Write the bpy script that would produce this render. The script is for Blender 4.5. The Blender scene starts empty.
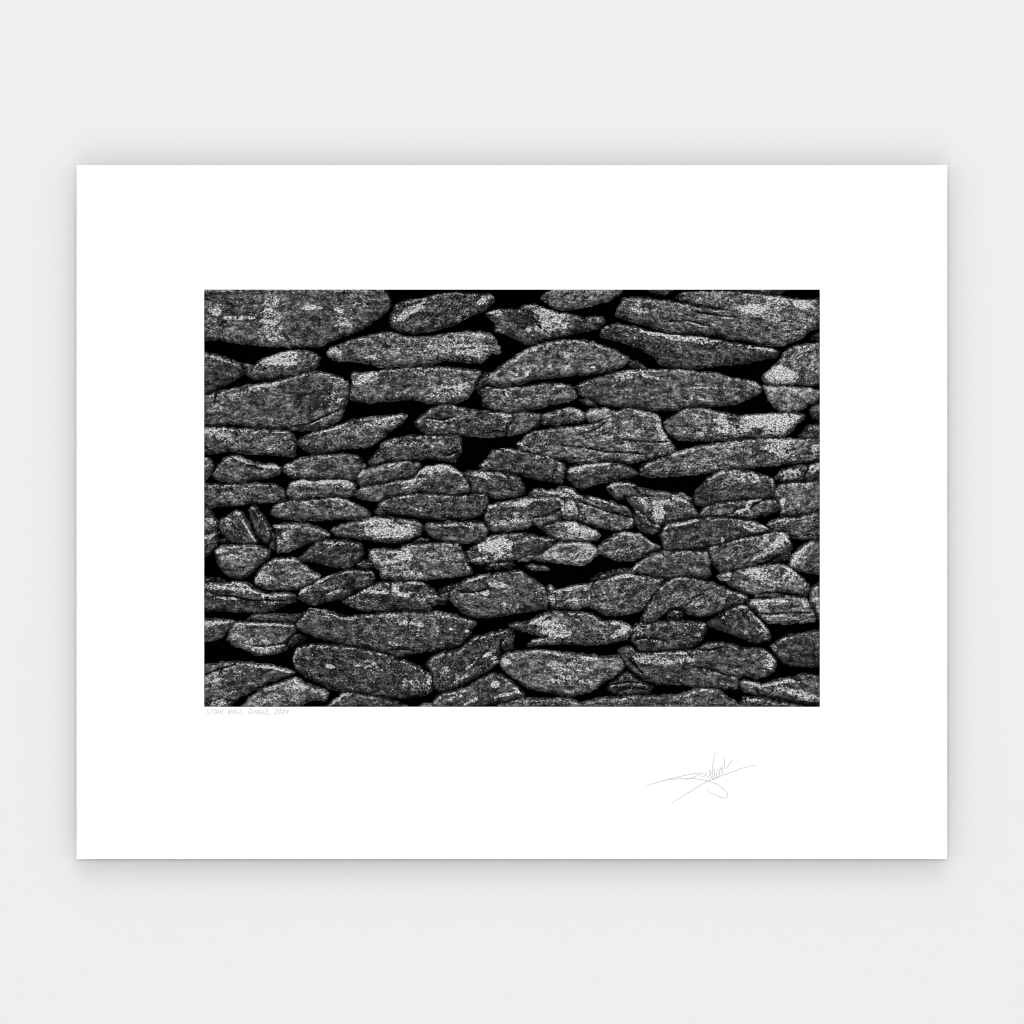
# A matted black-and-white print of a dry stone wall, floating in front of a pale grey studio wall.
import bpy, math, random
import numpy as np

C = bpy.context.scene
MM = 0.001                      # one millimetre of the print = one unit of the tracing grid

# ------------------------------------------------------------------ camera
cam_d = bpy.data.cameras.new('camera'); cam = bpy.data.objects.new('camera', cam_d)
C.collection.objects.link(cam); C.camera = cam
T = 0.026                       # front of the mat stands this far off the wall
CAM = 6.0
cam.location = (0, -T - CAM, 0); cam.rotation_euler = (math.radians(90), 0, 0)
cam_d.sensor_width = 36; cam_d.lens = 36 * CAM / 1.024
cam_d.clip_start = 0.1; cam_d.clip_end = 100

# ------------------------------------------------------------------ studio light
w = bpy.data.worlds.new('World'); C.world = w; w.use_nodes = True
bg = w.node_tree.nodes['Background']; bg.inputs[0].default_value = (1, 1, 1, 1); bg.inputs[1].default_value = 0.26
# dome light graded brighter overhead, added to shade the stones from above
_n = w.node_tree.nodes; _l = w.node_tree.links
_tc = _n.new('ShaderNodeTexCoord'); _sx = _n.new('ShaderNodeSeparateXYZ'); _mr = _n.new('ShaderNodeMapRange')
_mr.inputs[1].default_value = -1; _mr.inputs[2].default_value = 1; _mr.inputs[3].default_value = 0.8; _mr.inputs[4].default_value = 1.2
_l.new(_tc.outputs['Generated'], _sx.inputs[0]); _l.new(_sx.outputs[2], _mr.inputs[0]); _l.new(_mr.outputs[0], bg.inputs[0])

def area_lamp(name, deg_up, deg_side, dist, size, power):
    d = bpy.data.lights.new(name, 'AREA'); d.shape = 'DISK'; d.size = size; d.energy = power
    o = bpy.data.objects.new(name, d); C.collection.objects.link(o)
    a, b = math.radians(deg_up), math.radians(deg_side)
    o.location = (dist*math.sin(b)*math.cos(a), -dist*math.cos(b)*math.cos(a), dist*math.sin(a))
    o.rotation_euler = (math.radians(90) - a, 0, b)
    return o
area_lamp('front_softbox', 3, 0, 12.0, 4.0, 660)
area_lamp('overhead_relief_fill', 42, 0, 12.0, 9.0, 370)  # unseen lamp added to shade the stone relief from above
area_lamp('left_halo_fill', 0, -42, 12.0, 9.0, 170); area_lamp('right_halo_fill', 0, 42, 12.0, 9.0, 170)  # unseen side lamps added to even the halo round the mat
area_lamp('low_halo_fill', -42, 0, 12.0, 9.0, 240)  # added out of view below, for the halo along the top edge

C.render.engine = 'CYCLES'; C.cycles.pixel_filter_type = 'BLACKMAN_HARRIS'; C.cycles.filter_width = 1.0
C.view_settings.view_transform = 'Standard'; C.view_settings.look = 'None'
C.view_settings.exposure = 0; C.view_settings.gamma = 1
C.view_settings.use_curve_mapping = False

# ------------------------------------------------------------------ helpers
def link(name, me, mat=None, parent=None):
    o = bpy.data.objects.new(name, me); C.collection.objects.link(o)
    if mat: me.materials.append(mat)
    if parent: o.parent = parent
    return o

def mesh(name, v, f):
    me = bpy.data.meshes.new(name); me.from_pydata([tuple(p) for p in v], [], f); me.update(); return me

def W(px, py, up=0.0):
    """tracing grid -> world, 'up' = mm out from the studio wall"""
    return ((px - 512) * MM, -up * MM, (512 - py) * MM)

def simple_mat(name, col, rough=0.9, spec=0.1, noise=0.0, scale=300):
    m = bpy.data.materials.new(name); m.use_nodes = True
    nt = m.node_tree; b = nt.nodes['Principled BSDF']
    b.inputs['Roughness'].default_value = rough
    b.inputs['Specular IOR Level'].default_value = spec
    b.inputs['Base Color'].default_value = (*col, 1)
    if noise:
        tc = nt.nodes.new('ShaderNodeTexCoord'); n = nt.nodes.new('ShaderNodeTexNoise')
        n.inputs['Scale'].default_value = scale; n.inputs['Detail'].default_value = 4
        r = nt.nodes.new('ShaderNodeMapRange')
        r.inputs['To Min'].default_value = 1 - noise; r.inputs['To Max'].default_value = 1 + noise
        mx = nt.nodes.new('ShaderNodeMix'); mx.data_type = 'RGBA'; mx.blend_type = 'MULTIPLY'
        mx.inputs[0].default_value = 1; mx.inputs[6].default_value = (*col, 1)
        nt.links.new(tc.outputs['Object'], n.inputs['Vector']); nt.links.new(n.outputs[0], r.inputs[0])
        nt.links.new(r.outputs[0], mx.inputs[7]); nt.links.new(mx.outputs[2], b.inputs['Base Color'])
    return m

m_wall = simple_mat('pale_grey_wall', (0.755,)*3, 1.0, 0.0, 0.002, 3)
m_paper = simple_mat('white_cotton_paper', (0.93,)*3, 1.0, 0.0, 0.004, 900)
m_black = simple_mat('black_core', (0.004,)*3, 1.0, 0.0)
m_ink = simple_mat('black_ink', (0.0004,)*3, 1.0, 0.0, 0.3, 400)
m_pencil = simple_mat('pencil', (0.58,)*3, 1.0, 0.0, 0.10, 900)
m_pencil_light = simple_mat('faint_pencil', (0.66,)*3, 1.0, 0.0, 0.08, 900)

# ------------------------------------------------------------------ value noise
def _h(ix, iy, seed):
    n = (ix.astype(np.int64) * 374761393 + iy.astype(np.int64) * 668265263 + seed * 974634777) & 0xffffffff
    n = ((n ^ (n >> 13)) * 1274126177) & 0xffffffff
    return ((n ^ (n >> 16)) & 0xffff) / 65535.0
def vnoise(x, y, seed):
    x0 = np.floor(x); y0 = np.floor(y); fx = x - x0; fy = y - y0
    fx = fx*fx*(3-2*fx); fy = fy*fy*(3-2*fy)
    a = _h(x0, y0, seed); b = _h(x0+1, y0, seed); c = _h(x0, y0+1, seed); d = _h(x0+1, y0+1, seed)
    return (a*(1-fx)+b*fx)*(1-fy) + (c*(1-fx)+d*fx)*fy
def fbm(x, y, seed, oct=3, gain=0.5):
    s = 0; amp = 1; tot = 0
    for k in range(oct):
        s = s + amp*vnoise(x*2**k, y*2**k, seed+k*17); tot += amp; amp *= gain
    return s/tot - 0.5

# ------------------------------------------------------------------ traced stones
TX = dict(A=200, B=320, C=440, D=560, E=670); TY = {'1': 285, '2': 415, '3': 555}
STONES = []
def S(tile, pts, tone=0.36, ang=0, crust=(), cracks=(), lift=0.0, dark=(), rim=0.5, label=None):
    ox, oy = TX[tile[0]], TY[tile[1]]; k = 1/6.4
    STONES.append(dict(poly=[(ox+u*k, oy+v*k) for u, v in pts], tone=tone, ang=ang, lift=lift, rim=rim, label=label,
        crust=[(ox+c[0]*k, oy+c[1]*k, c[2]*k, c[3]*k, c[4] if len(c) > 4 else .7, c[5] if len(c) > 5 else ang) for c in crust],
        dark=[(ox+c[0]*k, oy+c[1]*k, c[2]*k, c[3]*k, c[4] if len(c) > 4 else .7, c[5] if len(c) > 5 else ang) for c in dark],
        cracks=[[(ox+u*k, oy+v*k) for u, v in cr] for cr in cracks]))

#STONES_BEGIN
S('A1', [(-30,-10),(1130,-10),(1200,60),(1222,120),(1160,190),(1024,280),(860,340),(760,385),(600,392),(420,385),(260,370),(120,345),(-30,325)], .33, 0,
  [(455,110,50,60,.6),(450,220,75,70,.55),(470,310,55,80,.6),(75,230,30,100,.5),(110,160,25,30,.8),(250,207,110,12,.7),(710,140,50,14,.9),(930,250,50,45,.5),(895,158,35,14,1),(1020,90,70,60,.4)], dark=[(640,260,110,90,.4),(250,120,130,60,.4)], rim=.1, label='broad flat stone with pale vertical lichen stain')
S('A1', [(-30,425),(80,440),(180,470),(260,510),(275,560),(240,590),(130,650),(20,700),(-30,715)], .30, 0, [(190,500,60,20,.4)])
S('A1', [(310,575),(350,500),(430,455),(550,425),(640,415),(720,435),(768,465),(740,520),(660,565),(560,590),(420,600),(340,595)], .34, -10, [(520,475,90,45,.8),(340,550,30,30,.4)], rim=.2)
S('B1', [(440,230),(475,130),(540,95),(640,85),(750,55),(860,42),(1000,52),(1090,55),(1115,100),(1060,150),(960,190),(870,240),(740,280),(600,303),(520,290),(460,265)], .34, -22,
  [(570,170,110,24,.7,-32),(920,200,60,18,.7,-30),(1060,95,50,20,.7),(540,200,50,20,.6)])
S('B1', [(38,440),(60,400),(140,370),(260,335),(380,310),(460,298),(560,330),(700,330),(830,310),(940,295),(1050,300),(1110,330),(1150,400),(1146,435),(1098,430),(1028,492),(900,485),(800,475),(700,505),(560,515),(380,520),(300,495),(200,482),(80,475)], .42, -2,
  [(900,400,190,65,.55),(1000,410,70,50,.6),(560,400,90,70,.3),(90,435,50,30,.7),(320,470,60,20,.5)], dark=[(190,410,28,22,.9),(420,370,70,35,.5)], rim=.25, label='pale mottled long stone')
S('B1', [(200,570),(260,560),(400,545),(560,530),(700,525),(860,530),(1000,545),(1028,560),(985,650),(940,720),(840,755),(700,750),(580,725),(400,740),(250,745),(185,720),(200,650)], .42, -3,
  [(290,600,90,28,.7,-20),(850,690,170,40,.6,-14),(450,710,180,30,.4),(700,600,220,50,.35)], dark=[(500,600,120,50,.4)], label='pale mottled wedge-ended stone')
S('A1', [(-30,720),(100,690),(200,665),(300,640),(450,620),(600,580),(720,550),(800,565),(900,590),(955,640),(950,700),(920,800),(885,865),(780,915),(650,930),(540,915),(400,908),(200,890),(-30,895)], .40, -12,
  [(300,690,160,30,.35),(420,645,80,14,.6),(900,620,60,20,.6),(60,760,80,30,.4),(860,730,50,70,.4)], cracks=[[(580,905),(700,885),(800,835),(880,800)],[(100,690),(90,750)]], dark=[(700,720,90,80,.6),(440,795,35,12,.9)])
S('A2', [(-30,85),(150,80),(330,92),(480,95),(560,105),(600,150),(612,210),(600,262),(500,255),(400,248),(280,245),(180,228),(60,242),(-30,240)], .44, 2, [(120,120,150,40,.35),(520,150,70,60,.3)])
S('A2', [(615,165),(700,125),(800,90),(880,65),(960,30),(1090,15),(1220,5),(1320,2),(1290,45),(1220,100),(1150,155),(1090,198),(960,210),(830,230),(700,240),(645,210)], .34, -13, [(1170,45,130,22,.6),(780,100,120,12,.6)], cracks=[[(880,50),(960,30),(1020,20)]], dark=[(700,190,50,35,.5)])
S('C1', [(295,180),(340,160),(420,155),(490,160),(540,130),(590,120),(680,150),(760,175),(850,190),(940,210),(1000,200),(1045,210),(1062,235),(1020,270),(900,300),(760,320),(650,350),(570,378),(500,350),(420,310),(350,290),(350,230)], .38, 12,
  [(700,230,110,80,.65),(600,340,60,25,.5),(350,175,40,14,.7),(380,290,40,12,.8),(570,290,20,14,.9)], dark=[(540,215,90,55,.9),(930,220,14,14,1)])
S('C1', [(650,75),(700,30),(760,-20),(1100,-20),(1165,35),(1110,80),(1020,110),(940,135),(800,155),(740,145),(690,110)], .42, -18, [(700,95,50,20,.5),(820,110,90,20,.4)])
S('D1', [(545,10),(750,10),(700,44),(620,50)], .5, 0)
S('E1', [(-345,190),(-310,110),(-300,85),(-220,72),(-100,85),(50,110),(150,130),(300,158),(420,165),(520,200),(600,300),(580,370),(450,345),(400,345),(300,318),(180,305),(60,310),(-60,285),(-150,250),(-270,220)], .36, 8,
  [(-190,150,50,40,.6),(250,250,120,20,.4)], cracks=[[(0,230),(120,225),(260,260)],[(180,170),(330,195),(420,200)]], dark=[(-140,130,40,20,.6)])
S('E1', [(45,75),(100,42),(250,33),(430,40),(560,50),(700,70),(830,90),(990,95),(990,250),(900,290),(830,340),(720,382),(600,375),(500,330),(450,260),(420,170),(300,150),(150,118)], .38, 6,
  [(540,155,80,26,1),(680,110,70,35,.7),(860,125,55,26,1),(640,200,60,35,.6),(330,120,60,20,.5),(480,190,60,15,.5),(650,85,60,15,.7)], dark=[(560,240,120,25,.5),(930,220,50,50,.3)], lift=1.5, label='long stone with bright white lichen patches')
S('E1', [(370,10),(780,10),(740,36),(640,47),(540,44)], .4, 0)
S('E1', [(-442,300),(-414,262),(-324,248),(-234,265),(-144,290),(-24,310),(96,325),(196,328),(330,350),(450,375),(580,395),(660,403),(702,432),(690,455),(600,470),(480,492),(350,508),(200,525),(96,535),(-4,520),(-64,500),(-104,450),(-184,400),(-284,362),(-384,340),(-434,322)], .30, 9,
  [(-60,315,110,12,.7),(100,345,160,16,.7),(620,412,60,12,.6),(-260,330,60,16,.4)])
S('C1', [(270,600),(340,560),(400,510),(460,470),(540,420),(640,380),(760,352),(880,352),(948,355),(1068,395),(1168,440),(1215,478),(1168,520),(1068,550),(928,568),(790,575),(700,590),(600,600),(500,635),(440,650),(350,638),(280,625)], .37, -12,
  [(560,430,90,20,.6,-32),(820,390,150,30,.3,0),(560,565,16,16,1),(490,570,10,10,1),(815,525,18,9,1),(980,525,14,9,1),(710,515,18,12,.8)], label='lens-shaped smooth stone with small white dots')
S('C1', [(245,665),(300,655),(400,660),(540,650),(640,632),(760,628),(830,640),(870,680),(875,720),(800,745),(700,765),(600,790),(500,810),(430,818),(340,795),(280,765),(270,720)], .37, -6, [(540,745,120,24,.5),(430,690,20,20,.7),(720,660,100,14,.4)], cracks=[[(400,665),(410,700)]], dark=[(560,690,120,16,.6)])
S('D1', [(95,655),(160,620),(280,580),(400,550),(500,535),(640,540),(800,545),(854,548),(1004,565),(1104,595),(1204,605),(1274,630),(1302,665),(1274,692),(1184,732),(1104,760),(904,778),(704,795),(600,795),(450,785),(320,770),(220,735),(140,700)], .38, 5,
  [(440,580,100,22,.55,-15),(580,590,50,10,.7,15),(1250,650,40,30,.4),(880,720,100,16,.5),(940,657,110,6,.8,0),(700,700,150,60,.25)], dark=[(250,690,70,25,.5)])
S('E1', [(590,590),(640,550),(700,490),(740,430),(800,390),(880,378),(990,375),(990,635),(800,635),(680,635),(610,620)], .38, -25, [(715,575,95,52,.95,10),(850,520,80,30,.4,0),(860,410,70,20,.3)], label='rounded stone with a white lichen patch at lower left')
S('E1', [(605,650),(700,645),(820,652),(900,660),(990,690),(960,735),(880,775),(800,805),(720,805),(680,780),(640,730)], .48, 12, [(630,665,40,25,.8),(890,740,70,20,.6),(840,690,80,20,.4)], dark=[(820,725,50,20,.6)])
S('E1', [(900,805),(930,770),(990,755),(990,865),(930,850)], .35, 0)
S('E2', [(840,130),(880,75),(930,58),(990,60),(990,150),(850,150)], .26, 0, rim=.1)
S('E1', [(915,335),(990,290),(990,362),(940,352)], .22, 0, rim=0)
S('E1', [(-40,880),(40,830),(110,790),(200,790),(280,800),(370,820),(450,835),(560,825),(700,820),(800,820),(870,830),(860,860),(820,880),(790,930),(720,970),(640,980),(520,965),(400,985),(300,990),(200,995),(60,985),(0,950)], .38, 0,
  [(340,890,50,60,.8,30),(420,930,110,34,.7),(560,870,100,44,.85),(700,870,110,44,.95),(680,930,90,34,.8),(200,870,50,70,.5)], dark=[(570,930,40,14,.6),(420,860,40,16,.8),(440,905,14,10,.9)], label='long stone covered in white lichen')
S('C1', [(-165,880),(-110,830),(-50,790),(40,765),(110,780),(190,800),(320,808),(450,822),(470,860),(430,900),(420,950),(340,972),(250,965),(150,960),(0,960),(-60,950),(-120,930)], .38, 3, [(430,870,30,60,.6),(280,860,100,20,.35),(0,900,80,14,.5)], cracks=[[(300,945),(360,930),(410,935)],[(-80,850),(20,860),(90,840)]], dark=[(30,820,60,30,.6)])
S('C1', [(462,825),(540,815),(640,828),(645,880),(600,910),(540,940),(432,962),(434,905),(468,870)], .38, -15, [(520,860,60,20,.3)], lift=-.5)
S('C1', [(650,835),(700,815),(780,795),(860,785),(910,810),(940,850),(920,872),(800,880),(700,895),(650,880)], .33, -8, [(890,820,30,30,.6)], dark=[(790,845,50,20,.6)])
S('D1', [(160,830),(200,800),(280,787),(320,795),(380,825),(340,850),(240,875),(190,865)], .55, -5, [(270,815,60,18,.5)])
S('D1', [(510,818),(600,812),(640,840),(652,880),(600,870),(545,845)], .48, 20, [(600,850,30,10,.6)], lift=-1)
S('D2', [(-278,190),(-228,140),(-168,105),(-28,85),(132,68),(220,60),(300,20),(370,-25),(440,-42),(510,-35),(600,0),(640,25),(655,80),(690,140),(735,200),(742,238),(680,250),(600,270),(500,300),(420,305),(360,285),(300,290),(240,305),(180,300),(100,300),(0,280),(-60,285),(-150,250),(-230,235),(-262,215)], .38, 2,
  [(650,90,25,90,.75,-15),(420,130,120,20,.4),(-220,210,60,14,.7,30),(-100,240,50,20,.5),(40,150,120,20,.3),(660,245,50,12,.8,-15),(270,125,60,10,.5)],
  cracks=[[(10,192),(150,205),(300,235),(470,240)],[(400,155),(500,165),(600,175),(690,170)],[(180,110),(250,80),(300,40)],[(480,240),(560,250)]], dark=[(-30,160,70,30,.8),(500,60,50,35,.3),(560,210,30,30,.6)], lift=-.5, label='large fractured stone split by dark horizontal cracks')
S('E2', [(-199,365),(-174,320),(-104,290),(16,250),(146,212),(256,188),(420,165),(560,155),(700,150),(850,155),(990,155),(990,285),(850,295),(700,315),(560,330),(420,345),(280,360),(150,378),(0,388),(-100,395),(-160,385)], .36, -8,
  [(700,205,75,36,.7),(730,250,60,24,.6),(932,215,22,19,1),(60,235,90,16,.6),(690,158,60,8,.8),(300,200,160,16,.35)], dark=[(440,270,90,30,.4)], label='long smooth stone with one round white lichen spot')
S('A2', [(-30,262),(50,280),(82,320),(70,370),(30,410),(-30,425)], .33, 0)
S('A2', [(70,390),(100,340),(150,280),(200,258),(260,265),(320,300),(400,315),(480,320),(518,345),(500,375),(420,400),(300,420),(180,430),(100,405)], .38, 8, [(280,285,50,16,.7,25),(440,330,60,12,.7),(120,370,50,30,.4)], cracks=[[(300,320),(350,330),(390,345)]], dark=[(330,335,40,18,.7)])
S('A2', [(523,345),(540,320),(620,285),(740,262),(860,252),(960,255),(1024,275),(1040,320),(1020,380),(960,415),(860,408),(700,408),(600,405),(540,370)], .40, -4, [(570,355,50,36,.6),(750,380,150,18,.4)], dark=[(800,300,100,26,.4)])
S('A2', [(545,500),(570,440),(640,415),(760,418),(900,415),(980,430),(998,470),(970,510),(880,525),(760,530),(640,540),(565,528)], .38, -3, [(640,435,60,16,.8),(850,428,120,12,.9),(950,450,30,20,.6)])
S('A2', [(-30,445),(100,450),(250,445),(380,440),(480,450),(530,480),(545,515),(520,545),(400,560),(250,570),(100,580),(-30,588)], .38, -2, [(300,540,200,20,.4),(500,530,40,14,.6)], dark=[(130,475,70,24,.7),(430,475,60,24,.5)])
S('A2', [(445,630),(480,580),(540,550),(640,545),(760,540),(880,525),(970,555),(1060,610),(1085,640),(1060,660),(900,665),(780,672),(640,670),(530,665)], .38, -2, [(900,560,100,20,.4,10),(500,600,40,30,.4)])
S('B2', [(300,310),(360,240),(400,180),(450,155),(600,130),(740,135),(880,128),(905,170),(908,230),(880,280),(860,305),(780,285),(700,275),(560,290),(440,300),(350,325)], .33, -12, [(860,230,50,12,.5,-30)], cracks=[[(800,262),(850,245),(900,225)]])
S('B2', [(232,400),(270,350),(400,315),(540,295),(640,310),(645,340),(600,380),(480,410),(340,445),(260,455),(240,430)], .33, -12, [(260,370,30,20,.6,-45)])
S('B2', [(205,515),(260,470),(400,440),(520,415),(600,400),(640,350),(700,325),(780,315),(850,335),(900,370),(950,420),(968,480),(940,498),(840,512),(740,505),(640,480),(560,495),(460,520),(360,548),(280,540)], .37, -12, [(720,350,110,26,.75,-10),(600,430,60,20,.6),(550,465,30,10,.8),(850,355,50,14,.7,25),(880,470,70,16,.4)], dark=[(780,420,80,40,.3)], label='curved stone humped at its right end, with a pale crest')
S('B2', [(350,620),(390,560),(450,530),(600,505),(760,508),(880,520),(1000,505),(1065,500),(1075,560),(1060,620),(960,660),(800,665),(640,655),(480,635),(370,635)], .36, 0, [(660,600,90,14,.4),(980,560,60,20,.3)])
S('C2', [(150,380),(190,362),(300,358),(400,370),(500,400),(535,440),(548,490),(500,520),(400,530),(330,525),(300,500),(200,500),(195,450)], .33, 15, [(270,390,50,16,.4)], lift=-.8)
S('C2', [(255,320),(300,290),(340,228),(440,220),(560,240),(680,262),(760,295),(805,320),(800,370),(775,435),(700,415),(560,390),(420,360),(280,352)], .34, 11, [(290,320,25,30,.7,-50),(460,225,60,8,.6),(750,410,50,8,.5,20)], lift=1)
S('D2', [(42,365),(70,335),(160,315),(280,308),(380,310),(460,340),(498,375),(460,395),(360,410),(240,440),(150,470),(90,450),(60,410)], .38, -6, [(230,318,80,8,.9),(60,365,20,30,.5),(100,350,50,20,.4)])
S('B2', [(65,745),(130,705),(230,680),(380,655),(500,665),(620,680),(660,720),(640,765),(560,800),(480,815),(380,808),(240,790),(120,775)], .36, 3, [(330,700,60,50,.6),(420,750,130,42,.9),(540,740,70,44,.8),(420,690,80,22,.6)], label='white-speckled lens-shaped stone')
S('B2', [(662,720),(700,695),(820,685),(960,685),(1045,690),(1068,720),(1082,745),(1060,780),(1000,812),(900,815),(780,808),(700,770)], .35, 3, [(800,710,60,10,.3)])
S('D2', [(-198,510),(-168,480),(-38,482),(-3,458),(92,475),(132,520),(212,528),(330,560),(430,590),(465,645),(482,705),(440,737),(362,742),(242,715),(122,680),(92,670),(32,655),(12,560),(-88,530),(-168,535)], .38, 14, [(60,600,50,60,.7),(-20,500,90,18,.6),(50,500,60,20,.5),(260,545,60,8,.7),(370,725,60,12,.6),(130,600,30,50,.5)], cracks=[[(110,570),(125,620),(115,660)],[(250,600),(340,625),(440,650)],[(150,560),(230,590),(300,600)]], dark=[(400,640,50,40,.4)], lift=-1.2)
S('C2', [(285,680),(305,580),(400,560),(520,535),(600,530),(720,520),(790,545),(805,600),(800,655),(700,690),(650,718),(600,695),(560,725),(460,738),(340,742)], .40, -8, [(530,565,55,16,1),(420,690,110,36,.5),(330,580,30,10,.7),(480,640,25,30,.6),(790,600,14,60,.7)], cracks=[[(600,655),(680,645),(770,600)]], dark=[(430,620,50,30,.5),(700,600,70,40,.4)])
S('D2', [(298,465),(340,440),(440,428),(500,460),(560,480),(660,495),(780,505),(850,540),(820,570),(700,560),(600,560),(540,540),(450,515),(380,540),(340,515)], .36, 15, [(330,470,30,30,.5),(520,505,30,12,.6)], cracks=[[(480,470),(520,510),(600,520)]], lift=-1.2)
S('D2', [(435,535),(480,518),(560,530),(640,545),(720,525),(780,525),(840,560),(885,640),(820,660),(700,680),(630,698),(590,685),(540,640),(470,580)], .37, 15, [(630,620,36,80,.9,0),(760,535,70,16,.7),(690,560,50,20,.6),(560,590,60,20,.5,40)], lift=.8)
S('E2', [(145,535),(180,480),(230,420),(300,365),(380,348),(500,360),(600,385),(665,405),(680,450),(665,520),(560,530),(440,540),(300,555),(200,580),(150,560)], .33, -10, [(400,430,80,24,.5),(480,480,120,30,.25),(540,410,30,30,.5),(330,365,70,10,.5,-30)], dark=[(240,500,70,50,.5)])
S('E2', [(680,405),(720,360),(800,330),(885,318),(880,360),(850,415),(760,422),(700,415)], .38, -12, [(780,385,60,26,.8),(720,370,40,16,.6)])
S('E2', [(892,322),(990,302),(990,400),(900,412),(862,415),(880,370)], .38, -12, [(920,340,40,20,.6)])
S('E2', [(670,500),(690,455),(780,435),(900,430),(990,420),(990,600),(900,625),(800,640),(720,645),(710,590),(680,545)], .34, -10, [(722,590,18,55,.9,0),(890,442,14,9,1),(800,450,80,14,.3)])
S('E2', [(185,640),(230,590),(320,560),(480,545),(600,538),(690,550),(712,590),(680,620),(600,640),(500,665),(400,650),(260,650),(190,660)], .33, -5, [(440,620,60,14,.9,-20),(500,590,20,40,.7,20),(560,545,50,8,.8),(500,640,40,16,.6)], cracks=[[(400,630),(430,600),(480,590)],[(520,600),(540,570),(600,545)]])
S('E2', [(-60,770),(-20,700),(80,680),(240,658),(400,660),(520,680),(600,705),(640,740),(560,770),(440,790),(340,825),(250,845),(120,865),(-20,868),(-45,820)], .36, -5, [(540,725,90,22,.7,8),(60,700,90,14,.5,-15),(340,800,10,20,.9)])
S('E2', [(620,705),(700,660),(800,655),(900,635),(990,615),(990,785),(880,795),(800,790),(770,760),(680,745)], .40, -10, [(700,700,60,30,.5),(860,690,100,24,.35)], lift=-.6)
S('E2', [(245,855),(330,830),(440,800),(560,775),(660,745),(740,755),(780,800),(785,860),(740,890),(620,930),(540,960),(420,990),(340,1005),(290,960),(250,910)], .37, -18, [(660,850,110,24,.85,-32),(750,770,40,14,.8,20),(500,780,60,10,.7),(580,900,80,20,.5),(620,790,20,20,.6)], lift=.8)
S('E2', [(765,960),(790,900),(850,840),(920,808),(990,810),(990,1015),(880,1005),(790,985)], .38, -40, [(800,920,26,56,.8,20),(850,870,30,12,.7)])
S('E3', [(310,135),(370,110),(480,90),(580,70),(700,62),(780,85),(840,140),(890,190),(905,225),(880,270),(800,240),(700,230),(580,250),(500,245),(420,210),(350,175)], .46, 6, [(350,140,40,26,.8),(560,120,80,40,.8),(660,180,90,26,.7),(770,130,40,50,.6,45),(490,190,70,20,.5)], dark=[(450,130,60,14,.7,20),(620,100,60,12,.6),(720,110,20,20,.9)], label='bright white-lichened stone')
S('D3', [(465,95),(530,30),(600,-15),(700,-25),(850,-22),(950,-18),(965,50),(968,130),(930,148),(800,138),(690,150),(580,135),(500,115)], .37, 3, [(500,65,50,10,.9,-42),(650,20,150,14,.2)], label='blocky grey stone with one thin white left edge')
S('D2', [(235,860),(280,810),(360,765),(430,750),(520,765),(580,810),(645,855),(560,885),(480,930),(380,935),(300,905),(240,885)], .36, -4, [(430,758,90,10,.9,4),(560,800,40,8,.7,35),(420,860,80,20,.5),(350,885,60,12,.6)], dark=[(450,835,90,20,.3)])
S('C2', [(655,725),(740,690),(860,680),(920,710),(1000,740),(1028,775),(1000,805),(900,810),(780,805),(700,770)], .44, 8, [(850,700,50,20,.9),(900,750,100,34,.9),(810,770,60,20,.8)], dark=[(720,730,50,24,.8)], lift=.6)
S('C2', [(670,880),(730,830),(760,812),(880,815),(960,825),(1015,870),(980,920),(930,960),(800,950),(700,935),(620,928),(500,932),(560,905),(640,895)], .42, -4, [(960,860,50,40,.9),(860,900,90,30,.6),(720,910,60,20,.8),(880,825,60,12,.7),(900,940,60,14,.8)], dark=[(840,870,60,20,.5)], lift=.3)
S('C2', [(165,885),(210,850),(300,790),(360,765),(440,765),(520,755),(600,775),(740,800),(700,850),(640,880),(540,910),(450,930),(340,950),(260,960),(180,930)], .38, -8, [(360,840,90,44,.9),(400,900,70,22,.7),(220,930,45,14,1),(330,920,60,20,.7),(560,800,60,12,.4)], dark=[(560,850,110,36,.5)])
S('C2', [(290,975),(340,945),(460,940),(478,975),(400,990),(310,988)], .24, 3, lift=-2, rim=.2)
S('C2', [(540,970),(580,955),(680,970),(700,990),(620,1000),(560,990)], .28, 3, lift=-3, rim=.2)
S('C3', [(50,260),(90,210),(180,155),(300,130),(440,110),(510,105),(580,150),(640,185),(685,230),(700,300),(680,345),(560,360),(440,385),(330,400),(230,400),(150,370),(90,320)], .33, 12, [(290,240,18,18,1),(380,190,60,16,.6),(420,320,50,12,.6),(240,145,90,8,.5,-18),(470,340,60,14,.5)], cracks=[[(110,230),(200,240),(290,225)]])
S('D3', [(-90,215),(-60,195),(-18,228),(80,205),(160,185),(280,160),(370,125),(450,118),(530,138),(662,158),(640,215),(600,262),(560,325),(500,365),(400,388),(290,385),(230,355),(180,332),(110,345),(0,342),(-50,335),(-80,290)], .37, -12, [(50,218,90,9,.9,-12),(0,310,120,14,.5),(410,140,80,14,.6),(360,230,80,30,.35),(-60,290,30,30,.7),(560,250,50,12,.4)])
S('D3', [(530,400),(560,330),(610,250),(680,175),(760,140),(850,150),(950,175),(1020,195),(1090,235),(1180,255),(1210,285),(1150,315),(1050,345),(980,385),(880,398),(810,370),(785,340),(720,345),(650,395),(570,442),(530,428)], .36, -25, [(1170,265,40,14,.5,15),(560,370,24,40,.4,20),(870,350,40,30,.4),(1000,290,60,20,.3)], cracks=[[(790,335),(840,300),(860,270),(920,250)]], label='arched stone curling down at both ends')
S('E3', [(240,445),(300,405),(380,350),(440,325),(490,325),(540,375),(590,430),(640,490),(655,540),(600,555),(540,560),(440,520),(360,490),(270,465)], .33, 35, [(600,450,26,50,.6,-10),(620,535,40,12,.6),(470,330,40,8,.6,0)], label='triangular peaked stone')
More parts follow.
